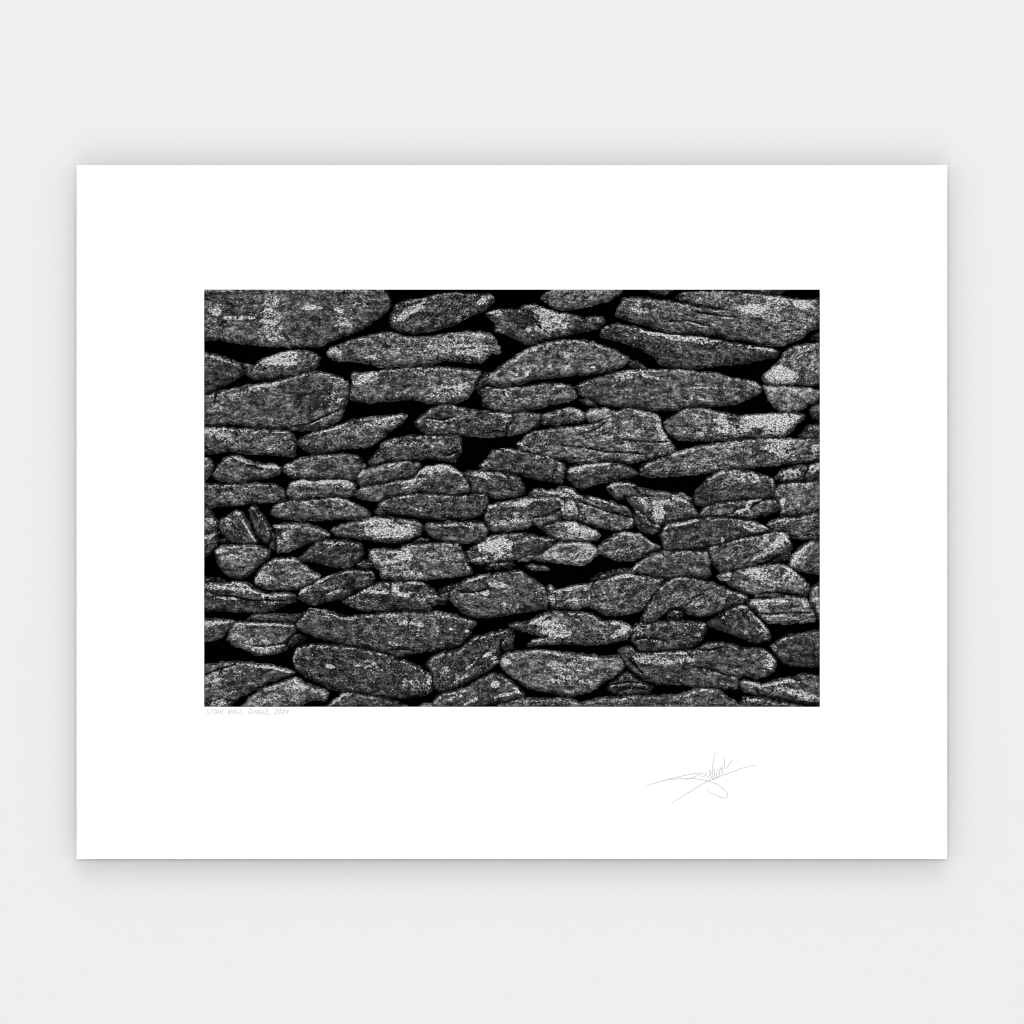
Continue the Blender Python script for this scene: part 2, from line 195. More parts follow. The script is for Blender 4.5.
S('E3', [(500,300),(560,285),(700,272),(830,268),(880,290),(910,340),(940,400),(930,425),(840,435),(740,440),(640,435),(580,395),(560,360),(510,330)], .44, 2, [(560,320,60,26,.7),(650,295,80,10,.6),(870,300,24,30,.8),(720,400,100,16,.5),(620,350,30,20,.5)], cracks=[[(560,372),(640,382),(760,368),(900,370)]], dark=[(700,335,60,18,.5)])
S('E3', [(552,270),(600,245),(740,258),(760,275),(600,280)], .34, 3, lift=-1)
S('E3', [(905,250),(925,200),(990,185),(990,435),(948,400),(912,320)], .42, 80, [(918,290,18,50,.7,80)])
S('A2', [(-30,585),(40,600),(80,650),(108,700),(90,745),(30,765),(-30,772)], .36, 40, [(60,700,40,30,.5)])
S('A2', [(-30,780),(60,757),(115,752),(110,800),(90,850),(50,890),(-30,912)], .34, -30, [(50,780,50,14,.5)])
S('A2', [(110,685),(180,640),(250,612),(300,680),(340,770),(362,822),(280,822),(200,810),(150,770),(120,720)], .32, 50, [(310,745,75,5,1,58),(160,720,20,60,.6),(240,630,20,14,.6),(280,815,80,6,.7,3)], dark=[(230,740,60,60,.4)], label='triangular stone with a thin white diagonal vein')
S('A2', [(305,610),(340,580),(380,620),(430,690),(455,760),(450,810),(420,825),(370,790),(340,720),(315,660)], .30, 62, [(445,740,16,60,.4)], lift=.5, label='upright leaf-shaped stone')
S('A2', [(440,850),(455,760),(475,760),(478,850),(460,860)], .3, 80, lift=-1.5, rim=.3)
S('A2', [(465,710),(540,695),(640,688),(720,710),(790,740),(830,775),(800,800),(720,810),(640,840),(560,870),(490,880),(485,820),(480,760)], .35, 5, [(500,830,26,50,.7),(550,780,30,24,.8),(790,765,40,10,.5),(480,712,30,10,.7)])
S('A2', [(630,920),(680,870),(740,820),(800,805),(940,808),(1024,825),(1040,880),(1010,930),(940,980),(860,975),(740,940),(660,935)], .27, -15, [(930,975,40,6,.7)], rim=.2)
S('A3', [(330,110),(260,148),(200,140),(130,100),(100,50),(90,-20),(130,-58),(240,-62),(380,-58),(445,-20),(435,15),(380,50)], .38, 5, [(110,-25,30,16,.8),(400,5,60,12,.5,-25),(250,-50,120,10,.4)])
S('A3', [(345,170),(360,120),(420,60),(480,28),(590,18),(640,50),(700,95),(765,145),(720,180),(620,210),(500,222),(400,210),(350,195)], .44, -8, [(400,165,60,44,.6),(560,30,60,10,.6),(570,190,100,20,.6),(740,140,30,14,.7)], dark=[(510,110,60,36,.4)])
S('A3', [(622,275),(640,220),(760,165),(868,118),(990,95),(1098,108),(1120,150),(1090,195),(1000,225),(910,280),(820,295),(720,315),(660,300)], .32, -20, [(790,155,50,8,.9,-25),(650,220,30,24,.5),(840,250,60,16,.5)])
S('B3', [(145,300),(200,260),(320,200),(400,180),(560,172),(660,178),(720,225),(785,290),(740,320),(700,330),(720,355),(620,360),(480,345),(380,362),(260,355),(190,325)], .34, 4, [(370,240,60,12,.8),(485,215,20,24,.9),(530,255,40,14,.9),(620,175,60,6,.6),(250,290,60,20,.3),(680,325,40,8,.6)], dark=[(440,290,110,30,.6)])
S('B3', [(308,-25),(360,-38),(480,-30),(560,-62),(700,-72),(880,-72),(920,-10),(945,60),(972,115),(860,140),(720,150),(600,162),(480,160),(390,145),(380,100),(340,75),(315,20)], .38, 2, [(470,60,110,24,.7),(560,100,80,20,.7,20),(340,20,26,40,.7),(540,10,40,30,.7),(840,30,60,30,.4),(440,110,80,20,.4),(940,90,20,24,.5)], label='blocky stone with a pale lichen patch on its left')
S('B2', [(600,812),(650,788),(700,800),(685,818),(640,822)], .34, 0, lift=-1)
S('A3', [(-30,190),(80,180),(240,175),(310,190),(370,230),(440,250),(540,240),(610,260),(600,295),(560,310),(480,350),(380,368),(260,368),(120,355),(-30,355)], .38, 6, [(250,200,90,24,.5),(440,262,100,12,.6,0),(90,210,60,14,.6),(70,260,80,14,.4),(330,240,60,14,.5,25)], cracks=[[(100,260),(220,265),(300,290),(420,290),(560,295)]], dark=[(400,325,120,26,.6),(150,230,60,10,.6)])
S('A3', [(-30,418),(100,415),(210,425),(215,455),(160,495),(110,540),(20,555),(-30,557)], .42, -8, [(100,435,100,14,.6)])
S('A3', [(215,435),(300,432),(460,440),(605,445),(605,490),(570,535),(545,565),(550,600),(500,625),(400,645),(340,635),(270,600),(200,580),(165,545),(180,500)], .46, 2, [(420,445,150,8,.8),(380,560,150,26,.5),(400,610,90,16,.7),(240,480,50,30,.4)], cracks=[[(330,582),(440,582),(540,565)]], dark=[(370,462,60,12,.7),(500,468,60,12,.7),(300,490,50,20,.3)])
S('A3', [(305,415),(340,385),(440,382),(560,388),(640,385),(635,420),(520,430),(400,428)], .34, 0, rim=.3)
S('B3', [(-160,450),(-130,405),(-78,348),(40,362),(110,385),(160,400),(300,385),(440,372),(600,370),(760,370),(860,390),(960,415),(998,440),(970,480),(960,520),(900,575),(800,600),(640,620),(500,650),(420,630),(300,605),(160,575),(20,540),(-60,510),(-150,475)], .32, 4, [(20,355,120,6,.8,8),(480,570,40,12,.9),(600,450,80,40,.35),(620,500,50,20,.5),(800,375,120,6,.6,6),(940,490,14,10,.8),(835,475,10,8,.9)], cracks=[[(430,612),(520,605),(600,612)]])
S('B3', [(-178,660),(-150,600),(-60,575),(100,580),(260,605),(420,640),(540,680),(640,725),(715,780),(722,840),(700,890),(620,905),(520,922),(400,905),(200,885),(60,860),(-30,810),(-120,770),(-170,720)], .31, 10, [(620,850,90,46,.45),(-165,660,12,50,.6),(700,800,16,60,.6,0),(60,715,30,14,.7),(300,710,80,30,.35),(560,680,120,6,.5,25)], label='large smooth oval stone')
S('A3', [(-30,725),(100,700),(240,690),(400,705),(500,720),(600,755),(560,780),(440,815),(340,870),(240,920),(165,995),(-30,995)], .36, -18, [(90,790,70,24,.6),(540,740,70,10,.8,15),(400,715,100,8,.5,5),(110,955,50,20,.7)], cracks=[[(-10,780),(100,740),(220,700)]])
S('A3', [(265,990),(300,930),(380,870),(500,820),(610,790),(680,830),(780,860),(820,890),(800,930),(700,930),(640,970),(620,995)], .45, -15, [(600,860,80,30,.5),(430,930,120,24,.6),(790,890,30,20,.9),(560,940,80,20,.6)], dark=[(500,880,50,10,.6)])
S('B3', [(45,990),(90,930),(150,885),(260,890),(400,920),(500,950),(560,990)], .36, 8, [(110,930,50,8,.7,-40)])
S('C3', [(-85,710),(-60,660),(0,630),(120,610),(200,540),(300,510),(400,485),(460,480),(440,530),(390,560),(385,620),(385,680),(320,740),(200,800),(100,850),(40,880),(-20,870),(-60,820),(-45,780)], .34, -28, [(360,680,24,30,.8),(305,640,30,10,1),(150,790,50,20,.7),(190,715,30,10,.7),(30,740,30,20,.6),(120,845,60,12,.5)], lift=.3)
S('C3', [(-48,955),(-10,900),(100,870),(200,830),(280,785),(350,760),(420,790),(500,850),(540,905),(460,940),(300,970),(200,995),(-48,995)], .31, -25, [(350,830,20,20,.9),(200,940,50,12,.9),(400,900,60,10,.8,-15),(490,870,40,10,.7,45),(120,900,60,14,.6)])
S('C3', [(450,462),(490,435),(570,430),(640,390),(720,368),(860,370),(970,380),(1050,425),(1150,430),(1215,455),(1240,495),(1200,540),(1100,560),(1000,575),(860,575),(740,570),(640,575),(562,582),(590,550),(680,530),(620,515),(560,490),(500,480)], .37, 5, [(720,470,90,50,.8,20),(780,500,70,26,.8),(640,410,60,10,.6,-20),(1150,440,70,12,.8,15),(1160,500,60,24,.8,-20),(680,555,100,10,.6),(860,400,50,8,.5,40)], dark=[(900,500,100,30,.2)], label='stone with a bright web of lichen, overhanging a dark hole')
S('C3', [(385,690),(400,645),(500,622),(620,612),(760,625),(900,640),(1060,655),(1150,655),(1195,710),(1150,765),(1060,810),(980,870),(850,908),(700,880),(560,850),(480,800),(400,730)], .38, 6, [(810,720,140,36,.6),(840,790,140,16,.6,12),(690,620,90,8,.9,5),(415,690,30,24,.9),(930,665,80,8,.7),(740,820,70,24,.5),(870,880,70,14,.6),(490,790,50,12,.5,30)], dark=[(820,840,60,24,.4),(600,690,80,40,.3)], label='broad pale-blotched oval stone')
S('D3', [(305,855),(360,800),(430,750),(500,800),(600,850),(580,885),(480,905),(380,905)], .24, 8, cracks=[[(330,830),(430,815),(500,820)],[(380,870),(440,850),(560,860)]], lift=-2, rim=.3)
S('D3', [(460,540),(465,480),(520,430),(560,445),(700,425),(860,430),(940,445),(935,500),(900,560),(830,600),(700,610),(560,625),(500,610),(480,570)], .34, -5, [(520,500,30,30,.5),(500,610,30,12,.6),(900,500,20,40,.4)], cracks=[[(480,545),(540,530),(620,535),(700,560)]], lift=.6)
S('D3', [(380,620),(430,590),(480,600),(520,630),(700,620),(860,610),(940,575),(1000,562),(1104,575),(1184,600),(1304,605),(1354,640),(1389,680),(1384,740),(1324,782),(1264,795),(1184,780),(1144,800),(1144,855),(1084,862),(904,852),(784,830),(660,830),(580,815),(520,790),(440,720),(400,670)], .37, 6, [(1350,670,24,60,.7,0),(780,630,30,8,.9),(600,700,100,50,.3),(1080,840,70,14,.5),(540,760,30,30,.5),(700,680,24,8,.7)], cracks=[[(860,715),(940,725),(1004,745),(1060,770),(1150,780)],[(420,650),(480,700),(530,760)],[(890,605),(960,610),(1040,590)]], label='large stone with a long slanting crack')
S('E3', [(655,590),(700,545),(780,515),(900,500),(990,488),(990,708),(880,712),(780,712),(720,680),(680,640)], .24, 3, [(672,600,14,50,.7,-30),(820,700,60,6,.5)], rim=.3, label='dark stone with a pale left rim')
S('E3', [(445,830),(480,805),(600,830),(700,800),(800,790),(850,765),(920,775),(990,800),(990,955),(900,955),(760,935),(600,905),(480,880)], .38, 12, [(640,830,90,10,.7,-8),(800,880,130,24,.8,16),(900,920,70,24,.8),(750,800,60,8,.7),(540,825,60,10,.6)], dark=[(560,875,14,12,1),(750,840,80,14,.3)])
S('D3', [(-390,1000),(-300,935),(-150,925),(60,925),(130,950),(260,922),(400,910),(600,908),(780,898),(860,868),(960,855),(1030,870),(1080,920),(1140,1000)], .37, 0, [(960,860,70,6,.6),(100,960,200,10,.2)])
S('E3', [(455,1000),(480,915),(580,915),(680,940),(860,975),(900,1000)], .40, 8, [(520,930,50,14,.4)])
S('B3', [(600,1000),(660,960),(720,968),(730,1000)], .45, 0)
# dim stones set back in the gaps
S('D2', [(470,590),(520,610),(600,690),(640,700),(650,740),(600,760),(520,750),(480,700)], .26, 30, lift=-3, rim=.2)
S('D3', [(200,170),(250,120),(330,125),(400,100),(380,150),(280,175)], .22, -10, lift=-3, rim=.1)
S('A1', [(262,505),(300,500),(345,520),(345,570),(310,585),(285,560)], .24, 10, lift=-2, rim=.4)
S('B3', [(760,235),(810,200),(880,185),(900,215),(850,245),(800,270)], .24, -15, lift=-3, rim=.1)
S('C3', [(-30,265),(20,245),(60,240),(60,290),(20,320),(-30,300)], .28, 0, lift=-2, rim=.2)
S('C3', [(390,560),(430,490),(470,490),(470,600),(420,620),(390,600)], .26, 50, lift=-3, rim=.2)
S('C1', [(230,660),(250,600),(290,560),(330,580),(300,640),(250,690)], .22, -40, lift=-3, rim=.1)
S('D1', [(130,735),(180,730),(250,770),(240,785),(170,765)], .26, 20, lift=-3, rim=.3)
S('D1', [(450,480),(500,490),(560,530),(540,545),(470,530),(440,505)], .26, 25, lift=-2, rim=.4)
S('D3', [(690,370),(760,350),(800,370),(780,410),(700,415)], .24, -5, lift=-2.5, rim=.2)
S('A3', [(600,510),(680,540),(640,565),(560,590),(560,570)], .26, -10, lift=-2.5, rim=.2)
S('B3', [(170,-5),(250,90),(330,95),(350,60),(300,30),(230,60)], .22, 5, lift=-3, rim=.1)
S('A2', [(120,800),(160,795),(175,810),(130,820)], .26, 0, lift=-1, rim=.2)
S('B2', [(255,335),(280,320),(295,335),(275,360)], .4, 0, lift=-1)
S('E2', [(730,890),(780,880),(770,930),(700,945),(640,945)], .22, -20, lift=-3, rim=.1)
S('A3', [(-30,150),(60,150),(160,165),(90,185),(-30,190)], .2, 0, lift=-3, rim=.1)
S('D2', [(300,1005),(380,985),(470,990),(490,1030),(300,1040)], .24, 0, lift=-3, rim=.2)
#STONES_END
BRIEF_LABELS = True

# ------------------------------------------------------------------ stone material (one for all stones)
def stone_material():
    m = bpy.data.materials.new('weathered_stone'); m.use_nodes = True
    nt = m.node_tree; N = nt.nodes; L = nt.links; b = N['Principled BSDF']
    b.inputs['Roughness'].default_value = 0.95; b.inputs['Specular IOR Level'].default_value = 0.05
    uv = N.new('ShaderNodeUVMap'); uv.uv_map = 'strata'
    at = N.new('ShaderNodeAttribute'); at.attribute_name = 'mineral_and_light'
    sep = N.new('ShaderNodeSeparateColor'); L.new(at.outputs['Color'], sep.inputs[0])
    def mp(sx, sy):
        n = N.new('ShaderNodeMapping'); n.inputs['Scale'].default_value = (sx, sy, 1); L.new(uv.outputs[0], n.inputs[0]); return n
    def noise(mapn, scale, det, rough=0.6):
        n = N.new('ShaderNodeTexNoise'); n.noise_dimensions = '2D'; n.inputs['Scale'].default_value = scale
        n.inputs['Detail'].default_value = det; n.inputs['Roughness'].default_value = rough
        L.new(mapn.outputs[0], n.inputs['Vector']); return n.outputs[0]
    def rng(x, a, c, lo, hi):
        n = N.new('ShaderNodeMapRange'); n.inputs[1].default_value = a; n.inputs[2].default_value = c
        n.inputs[3].default_value = lo; n.inputs[4].default_value = hi; L.new(x, n.inputs[0]); return n.outputs[0]
    def op(o, x, y, clamp=False):
        n = N.new('ShaderNodeMath'); n.operation = o; n.use_clamp = clamp
        for i, s in enumerate((x, y)):
            if isinstance(s, (int, float)): n.inputs[i].default_value = s
            else: L.new(s, n.inputs[i])
        return n.outputs[0]
    base, crust = sep.outputs[0], sep.outputs[1]  # crust channel holds lichen and the painted top light
    speck = noise(mp(0.70, 1.0), 0.66, 2, .85)           # grains about 1.5 mm, a little longer along the bedding
    streak = noise(mp(0.30, 0.75), 0.36, 3, .65)
    blot = noise(mp(0.6, 0.95), 0.16, 4, .7)
    s1 = rng(speck, .38, .66, 0.22, 2.05)
    g_ = sep.outputs[2]; s1 = op('ADD', 1.0, op('MULTIPLY', op('SUBTRACT', s1, 1.0), g_))
    clump = noise(mp(0.75, 1.05), 0.27, 2, .7)
    s1 = op('MULTIPLY', s1, rng(clump, .38, .62, .58, 1.42))
    s2 = rng(streak, .35, .65, .50, 1.55)
    s3 = rng(blot, .38, .62, .34, 1.60)
    rock = op('MULTIPLY', op('MULTIPLY', s1, s2), op('MULTIPLY', s3, base))
    sp2 = noise(mp(0.75, 1.0), 0.60, 2, .85)
    thr = op('SUBTRACT', 0.67, op('MULTIPLY', crust, .27))  # more crust or painted light, more grains turn pale
    fl = op('MULTIPLY', op('SUBTRACT', noise(mp(0.8, 1.0), 0.5, 1, .5), .72), 12.0, True)   # stray pale grains
    li = op('MULTIPLY', op('SUBTRACT', op('ADD', op('MULTIPLY', sp2, .5), op('MULTIPLY', clump, .5)), thr), 14.0, True)
    li = op('MULTIPLY', li, rng(crust, 0, .8, .35, 1.0))
    li = op('MAXIMUM', li, fl)
    pale = rng(speck, .38, .60, .16, .92)
    mix = N.new('ShaderNodeMix'); mix.data_type = 'FLOAT'
    L.new(li, mix.inputs[0]); L.new(rock, mix.inputs[2]); L.new(pale, mix.inputs[3])
    comb = N.new('ShaderNodeCombineColor')
    for i in range(3): L.new(mix.outputs[0], comb.inputs[i])
    L.new(comb.outputs[0], b.inputs['Base Color'])
    bump = N.new('ShaderNodeBump'); bump.inputs['Strength'].default_value = 0.9; bump.inputs['Distance'].default_value = 0.0016
    L.new(op('ADD', speck, op('MULTIPLY', streak, .8)), bump.inputs['Height']); L.new(bump.outputs[0], b.inputs['Normal'])
    return m
m_stone = stone_material()

# ------------------------------------------------------------------ stone meshes
WX0, WX1, WY0, WY1 = 204.2, 819.8, 289.6, 706.8         # the picture opening in the mat
VOID = 25.0                                             # mm behind the mat's face where the black ground lies
TOP = 1.2                                               # highest stones stay this far behind the mat's face

def smooth_poly(p, n=6):
    p = np.array(p, float); out = []
    m = len(p)
    for i in range(m):
        a, b, c, d = p[i-1], p[i], p[(i+1) % m], p[(i+2) % m]
        for t in np.arange(n)/n:
            out.append(0.5*((2*b) + (-a+c)*t + (2*a-5*b+4*c-d)*t*t + (-a+3*b-3*c+d)*t**3))
    cr = np.array(out)
    lin = np.array([b + (c-b)*t for b, c in zip(p, np.roll(p, -1, 0)) for t in np.arange(n)/n])
    return 0.45*cr + 0.55*lin

def signed_dist(px, py, poly):
    a = poly; b = np.roll(poly, -1, 0)
    d2 = np.full(px.shape, 1e9); ins = np.zeros(px.shape, bool)
    for (ax, ay), (bx, by) in zip(a, b):
        ex, ey = bx-ax, by-ay; L2 = ex*ex+ey*ey+1e-12
        t = np.clip(((px-ax)*ex+(py-ay)*ey)/L2, 0, 1)
        d2 = np.minimum(d2, (px-ax-t*ex)**2+(py-ay-t*ey)**2)
        if ay != by:
            c = ((ay > py) != (by > py)) & (px < (bx-ax)*(py-ay)/(by-ay)+ax); ins ^= c
    return np.where(ins, np.sqrt(d2), -np.sqrt(d2))

STEP = 0.7
def soften(a):
    for _ in range(3):
        a = (np.roll(a, 1, 0)+a+np.roll(a, -1, 0))/3; a = (np.roll(a, 1, 1)+a+np.roll(a, -1, 1))/3
    return a
def build_stone(i, s):
    rng = np.random.default_rng(1000+i); sd = i*37+5
    poly = smooth_poly(s['poly']) - (0, .7)
    x0, y0 = np.maximum(poly.min(0)-3, (WX0-1.5, WY0-1.5)); x1, y1 = np.minimum(poly.max(0)+3, (WX1+1.5, WY1+1.5))
    nx, ny = int((x1-x0)/STEP)+2, int((y1-y0)/STEP)+2
    gx, gy = np.meshgrid(x0+np.arange(nx)*STEP, y0+np.arange(ny)*STEP)
    X, Y = gx.ravel(), gy.ravel()
    a = math.radians(s['ang']); U = X*math.cos(a)+Y*math.sin(a); V = -X*math.sin(a)+Y*math.cos(a)
    # wobbly outline
    wob = 2.5*fbm(X/6, Y/6, sd, 3, .6) + 1.5*fbm(X/2.4, Y/2.0, sd+3, 2)
    D0 = signed_dist(X, Y, poly)-.6; d = D0 + wob
    dm = d.max()
    gy0, gx0 = np.gradient(D0.reshape(ny, nx), STEP)
    under = np.clip(-gy0.ravel(), 0, 1)                # 1 along lower edges: they curve away under the stone
    wd = min(.85*dm, 8.0)*(1+.7*under)
    q = np.clip(d/wd, 0, 1); prof = np.sqrt(np.clip(1-(1-q)**2, 0, 1)); prof = prof*(1-.8*under) + (.12+.88*q)*.8*under*(q > 0)
    H = min(16.0, 4.5+1.35*dm)
    h = H*prof
    # broken facets: tilted planes that shave the pillow
    cx, cy = poly.mean(0); ex = poly.max(0)-poly.min(0)
    for k in range(3+int(ex[0]/16)):
        ax_, ay_ = cx+rng.uniform(-.45, .45)*ex[0], cy+rng.uniform(-.35, .35)*ex[1]
        gu, gv = rng.normal(0, .22), rng.choice((-1, 1))*rng.uniform(.15, .75)
        pl = H*rng.uniform(.80, 1.0) + gu*(U-(ax_*math.cos(a)+ay_*math.sin(a))) + gv*(V-(-ax_*math.sin(a)+ay_*math.cos(a)))
        pl = np.maximum(pl, .42*H); kk = .8; e = np.clip(.5+.5*(h-pl)/kk, 0, 1); h = h*(1-e)+pl*e-kk*e*(1-e)*.5
    inn = np.clip(d/2.5, 0, 1)
    h = h + inn*(4.5*fbm(U/22, V/9, sd+11, 2) + 4.6*fbm(U/9, V/4.0, sd+21, 3, .55) + 2.6*fbm(U/2.8, V/1.7, sd+31, 2, .6))
    # bedding ledges
    st = fbm(U/30, V/4.2, sd+41, 2)
    h = h - inn*2.6*np.clip(1-np.abs(st)*22, 0, 1)*(vnoise(U/14, V/10, sd+51) > .52)
    # pits
    pit = vnoise(U/2.0, V/1.6, sd+61); h = h - inn*4.0*np.clip((pit-.78)*5, 0, 1)
    h = np.maximum(h, .25*H*prof)
    h = h*min(1.0, min(13.5, 4+1.3*dm)/np.percentile(h[d > 0], 99.7))
    crack = np.zeros(X.shape)
    for cr in s['cracks']:
        dd = np.full(X.shape, 1e9)
        for (p0x, p0y), (p1x, p1y) in zip(cr[:-1], cr[1:]):
            exx, eyy = p1x-p0x, p1y-p0y
            t = np.clip(((X-p0x)*exx+(Y-p0y)*eyy)/(exx*exx+eyy*eyy+1e-9), 0, 1)
            dd = np.minimum(dd, np.hypot(X-p0x-t*exx, Y-p0y-t*eyy))
        dd = dd + 1.6*np.abs(fbm(X/4, Y/4, sd+71, 2))
        h = h - 11.0*np.clip(1-dd/1.6, 0, 1); crack = np.maximum(crack, np.clip(1.3-dd/1.1, 0, 1))
    h = np.where(d < 0, (6.5-2.6*under)*d, np.maximum(h, .0)) 
    lift = s['lift'] + rng.uniform(-.5, .5)
    depth = VOID - 9.5 - h - lift*.9                  # mm behind the mat's face
    depth = np.maximum(depth, TOP)
    # pale crust: lichen patches, plus top light painted on rims and ledges
    crust_lit = .06+.50*np.clip(fbm(U/16, V/9, sd+81, 3)*2.6, 0, 1)
    rag = .55*fbm(X/5, Y/3.5, sd+91, 3)*2 + .25*fbm(X/1.6, Y/1.6, sd+95, 2)*2
    for (lx, ly, rx, ry, st_, an) in s['crust']:
        ca, sa = math.cos(math.radians(an)), math.sin(math.radians(an))
        uu = ((X-lx)*ca+(Y-ly)*sa)/max(rx, 1); vv = (-(X-lx)*sa+(Y-ly)*ca)/max(ry, .9)
        r = np.sqrt(uu*uu+vv*vv) + rag
        crust_lit = np.maximum(crust_lit, 1.2*st_*np.clip((1.40-r)/.45, 0, 1))
    dk = np.ones(X.shape)
    for (lx, ly, rx, ry, st_, an) in s['dark']:
        ca, sa = math.cos(math.radians(an)), math.sin(math.radians(an))
        uu = ((X-lx)*ca+(Y-ly)*sa)/max(rx, 1); vv = (-(X-lx)*sa+(Y-ly)*ca)/max(ry, 1)
        r = np.sqrt(uu*uu+vv*vv) + rag
        dk *= 1-.8*st_*np.clip((1.3-r)/.5, 0, 1)
    dk *= 1-.9*crack                                    # shade inside the cracks painted into the colour
    crust_lit *= dk
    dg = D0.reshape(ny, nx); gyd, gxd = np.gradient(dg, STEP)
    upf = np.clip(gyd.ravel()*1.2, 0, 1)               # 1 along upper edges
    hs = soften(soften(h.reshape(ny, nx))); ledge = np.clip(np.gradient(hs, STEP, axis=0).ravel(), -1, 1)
    crust_lit = crust_lit + dk*.62*np.clip(ledge, 0, 1)*inn - .20*np.clip(-ledge, 0, 1)   # light from above painted in: upward faces paler, undersides less so
    rim = (.08+.92*upf)*np.clip(1.5-np.abs(d-1.2)/1.0, 0, 1)*np.clip(vnoise(X/12, Y/12, sd+99)*2.6-.55, 0, 1)  # highlight along upper edges, put into the colour
    crust_lit = np.maximum(crust_lit, s['rim']*1.5*rim)
    base = s['tone']**2*.80*rng.uniform(.66, 1.28)*dk*(1+1.3*fbm(X/18, Y/9, sd+101, 2))
    # keep faces above the black ground
    keepv = (depth < VOID+2.5)
    K = keepv.reshape(ny, nx); fk = (K[:-1, :-1] & K[1:, :-1] & K[:-1, 1:] & K[1:, 1:])
    if fk.sum() < 4: return None
    idx = np.arange(nx*ny).reshape(ny, nx)
    f = np.stack([idx[:-1, :-1][fk], idx[1:, :-1][fk], idx[1:, 1:][fk], idx[:-1, 1:][fk]], 1)
    used = np.unique(f); remap = -np.ones(nx*ny, np.int64); remap[used] = np.arange(len(used)); f = remap[f]
    v = np.stack([(X-512)*MM, -(T-depth*MM), (512-Y)*MM], 1)[used]
    off = rng.uniform(0, 500, 2)
    uvv = np.stack([U-cx+off[0], V-cy+off[1]], 1)[used]
    col = np.stack([base, crust_lit, np.clip(rng.uniform(.55, 1.1)+1.1*fbm(X/15, Y/10, sd+111, 2), .25, 1.3), np.ones_like(base)], 1)[used]
    area = float((d > 0).sum())
    return v, f, uvv, col, area

def make_mesh(name, v, f, uvv, col):
    me = bpy.data.meshes.new(name)
    me.vertices.add(len(v)); me.vertices.foreach_set('co', v.astype(np.float32).ravel())
    me.loops.add(len(f)*4); me.loops.foreach_set('vertex_index', f.astype(np.int32).ravel())
    me.polygons.add(len(f)); me.polygons.foreach_set('loop_start', np.arange(0, len(f)*4, 4, dtype=np.int32))
    me.update(calc_edges=True)
    ul = me.uv_layers.new(name='strata'); ul.data.foreach_set('uv', uvv[f.ravel()].astype(np.float32).ravel())
    ca = me.color_attributes.new('mineral_and_light', 'FLOAT_COLOR', 'POINT'); ca.data.foreach_set('color', col.astype(np.float32).ravel())
    me.polygons.foreach_set('use_smooth', np.ones(len(f), bool)); me.update(); me.validate()
    return me

# ------------------------------------------------------------------ the setting
bd = link('backdrop', mesh('backdrop', [(-6, 0, -6), (6, 0, -6), (6, 0, 6), (-6, 0, 6)], [(0, 1, 2, 3)]), m_wall)
bd['kind'] = 'structure'

# ------------------------------------------------------------------ the matted print
pr = bpy.data.objects.new('matted_print', None); C.collection.objects.link(pr)
pr['label'] = 'white matted black-and-white photograph of a dry stone wall, signed in pencil at lower right'
pr['category'] = 'print'

def ring(name, o, i, front, back, m_face, m_inner):
    ox0, oy0, ox1, oy1 = o; ix0, iy0, ix1, iy1 = i
    P = [(ox0, oy0), (ox1, oy0), (ox1, oy1), (ox0, oy1)]; Q = [(ix0, iy0), (ix1, iy0), (ix1, iy1), (ix0, iy1)]
    v = [W(*p, front) for p in P] + [W(*q, front) for q in Q] + [W(*p, back) for p in P] + [W(*q, back) for q in Q]
    f = []; mi = []
    for k in range(4):
        n = (k+1) % 4
        f += [(k, k+4, n+4, n), (k, n, n+8, k+8), (k+4, k+12, n+12, n+4), (k+8, n+8, n+12, k+12)]; mi += [0, 0, 1, 0]
    o = link(name, mesh(name, v, f), m_face, pr); o.data.materials.append(m_inner)
    for p, q in zip(o.data.polygons, mi): p.material_index = q
    return o
TH = T*1000
m_back = simple_mat('grey_backing_board', (0.06,)*3, 1.0, 0.0)
mb = ring('mat_board', (76.6, 165.2, 947.2, 859.0), (WX0, WY0, WX1, WY1), TH, TH-2.2, m_paper, m_black)
mb.data.materials.append(m_back)
for k in range(3, 16, 4): mb.data.polygons[k].material_index = 2
ring('backing_tray', (WX0-14, WY0-14, WX1+14, WY1+14), (WX0-4, WY0-4, WX1+4, WY1+4), TH-2.25, 0.3, m_black, m_black)
g = link('photograph', mesh('photograph', [W(WX0-2, WY1+2, TH-VOID), W(WX1+2, WY1+2, TH-VOID), W(WX1+2, WY0-2, TH-VOID), W(WX0-2, WY0-2, TH-VOID)], [(0, 1, 2, 3)]), m_ink, pr)

built = []
for i, s in enumerate(STONES):
    r = build_stone(i, s)
    if r: built.append((r[4], i, s, r))
built.sort(key=lambda t: -t[0])
big = sorted(built[:100], key=lambda t: t[1]); small = built[100:]
for _, i, s, (v, f, uvv, col, ar) in big:
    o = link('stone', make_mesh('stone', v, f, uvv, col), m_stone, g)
    if s['label']: o['label'] = s['label']
if small:
    vs, fs, us, cs, n = [], [], [], [], 0
    for _, i, s, (v, f, uvv, col, ar) in small:
        vs.append(v); fs.append(f+n); us.append(uvv); cs.append(col); n += len(v)
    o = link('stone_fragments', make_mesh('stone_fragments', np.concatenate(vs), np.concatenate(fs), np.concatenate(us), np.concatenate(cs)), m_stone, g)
    o['kind'] = 'stuff'; o['label'] = 'small stone slivers wedged between the larger stones'

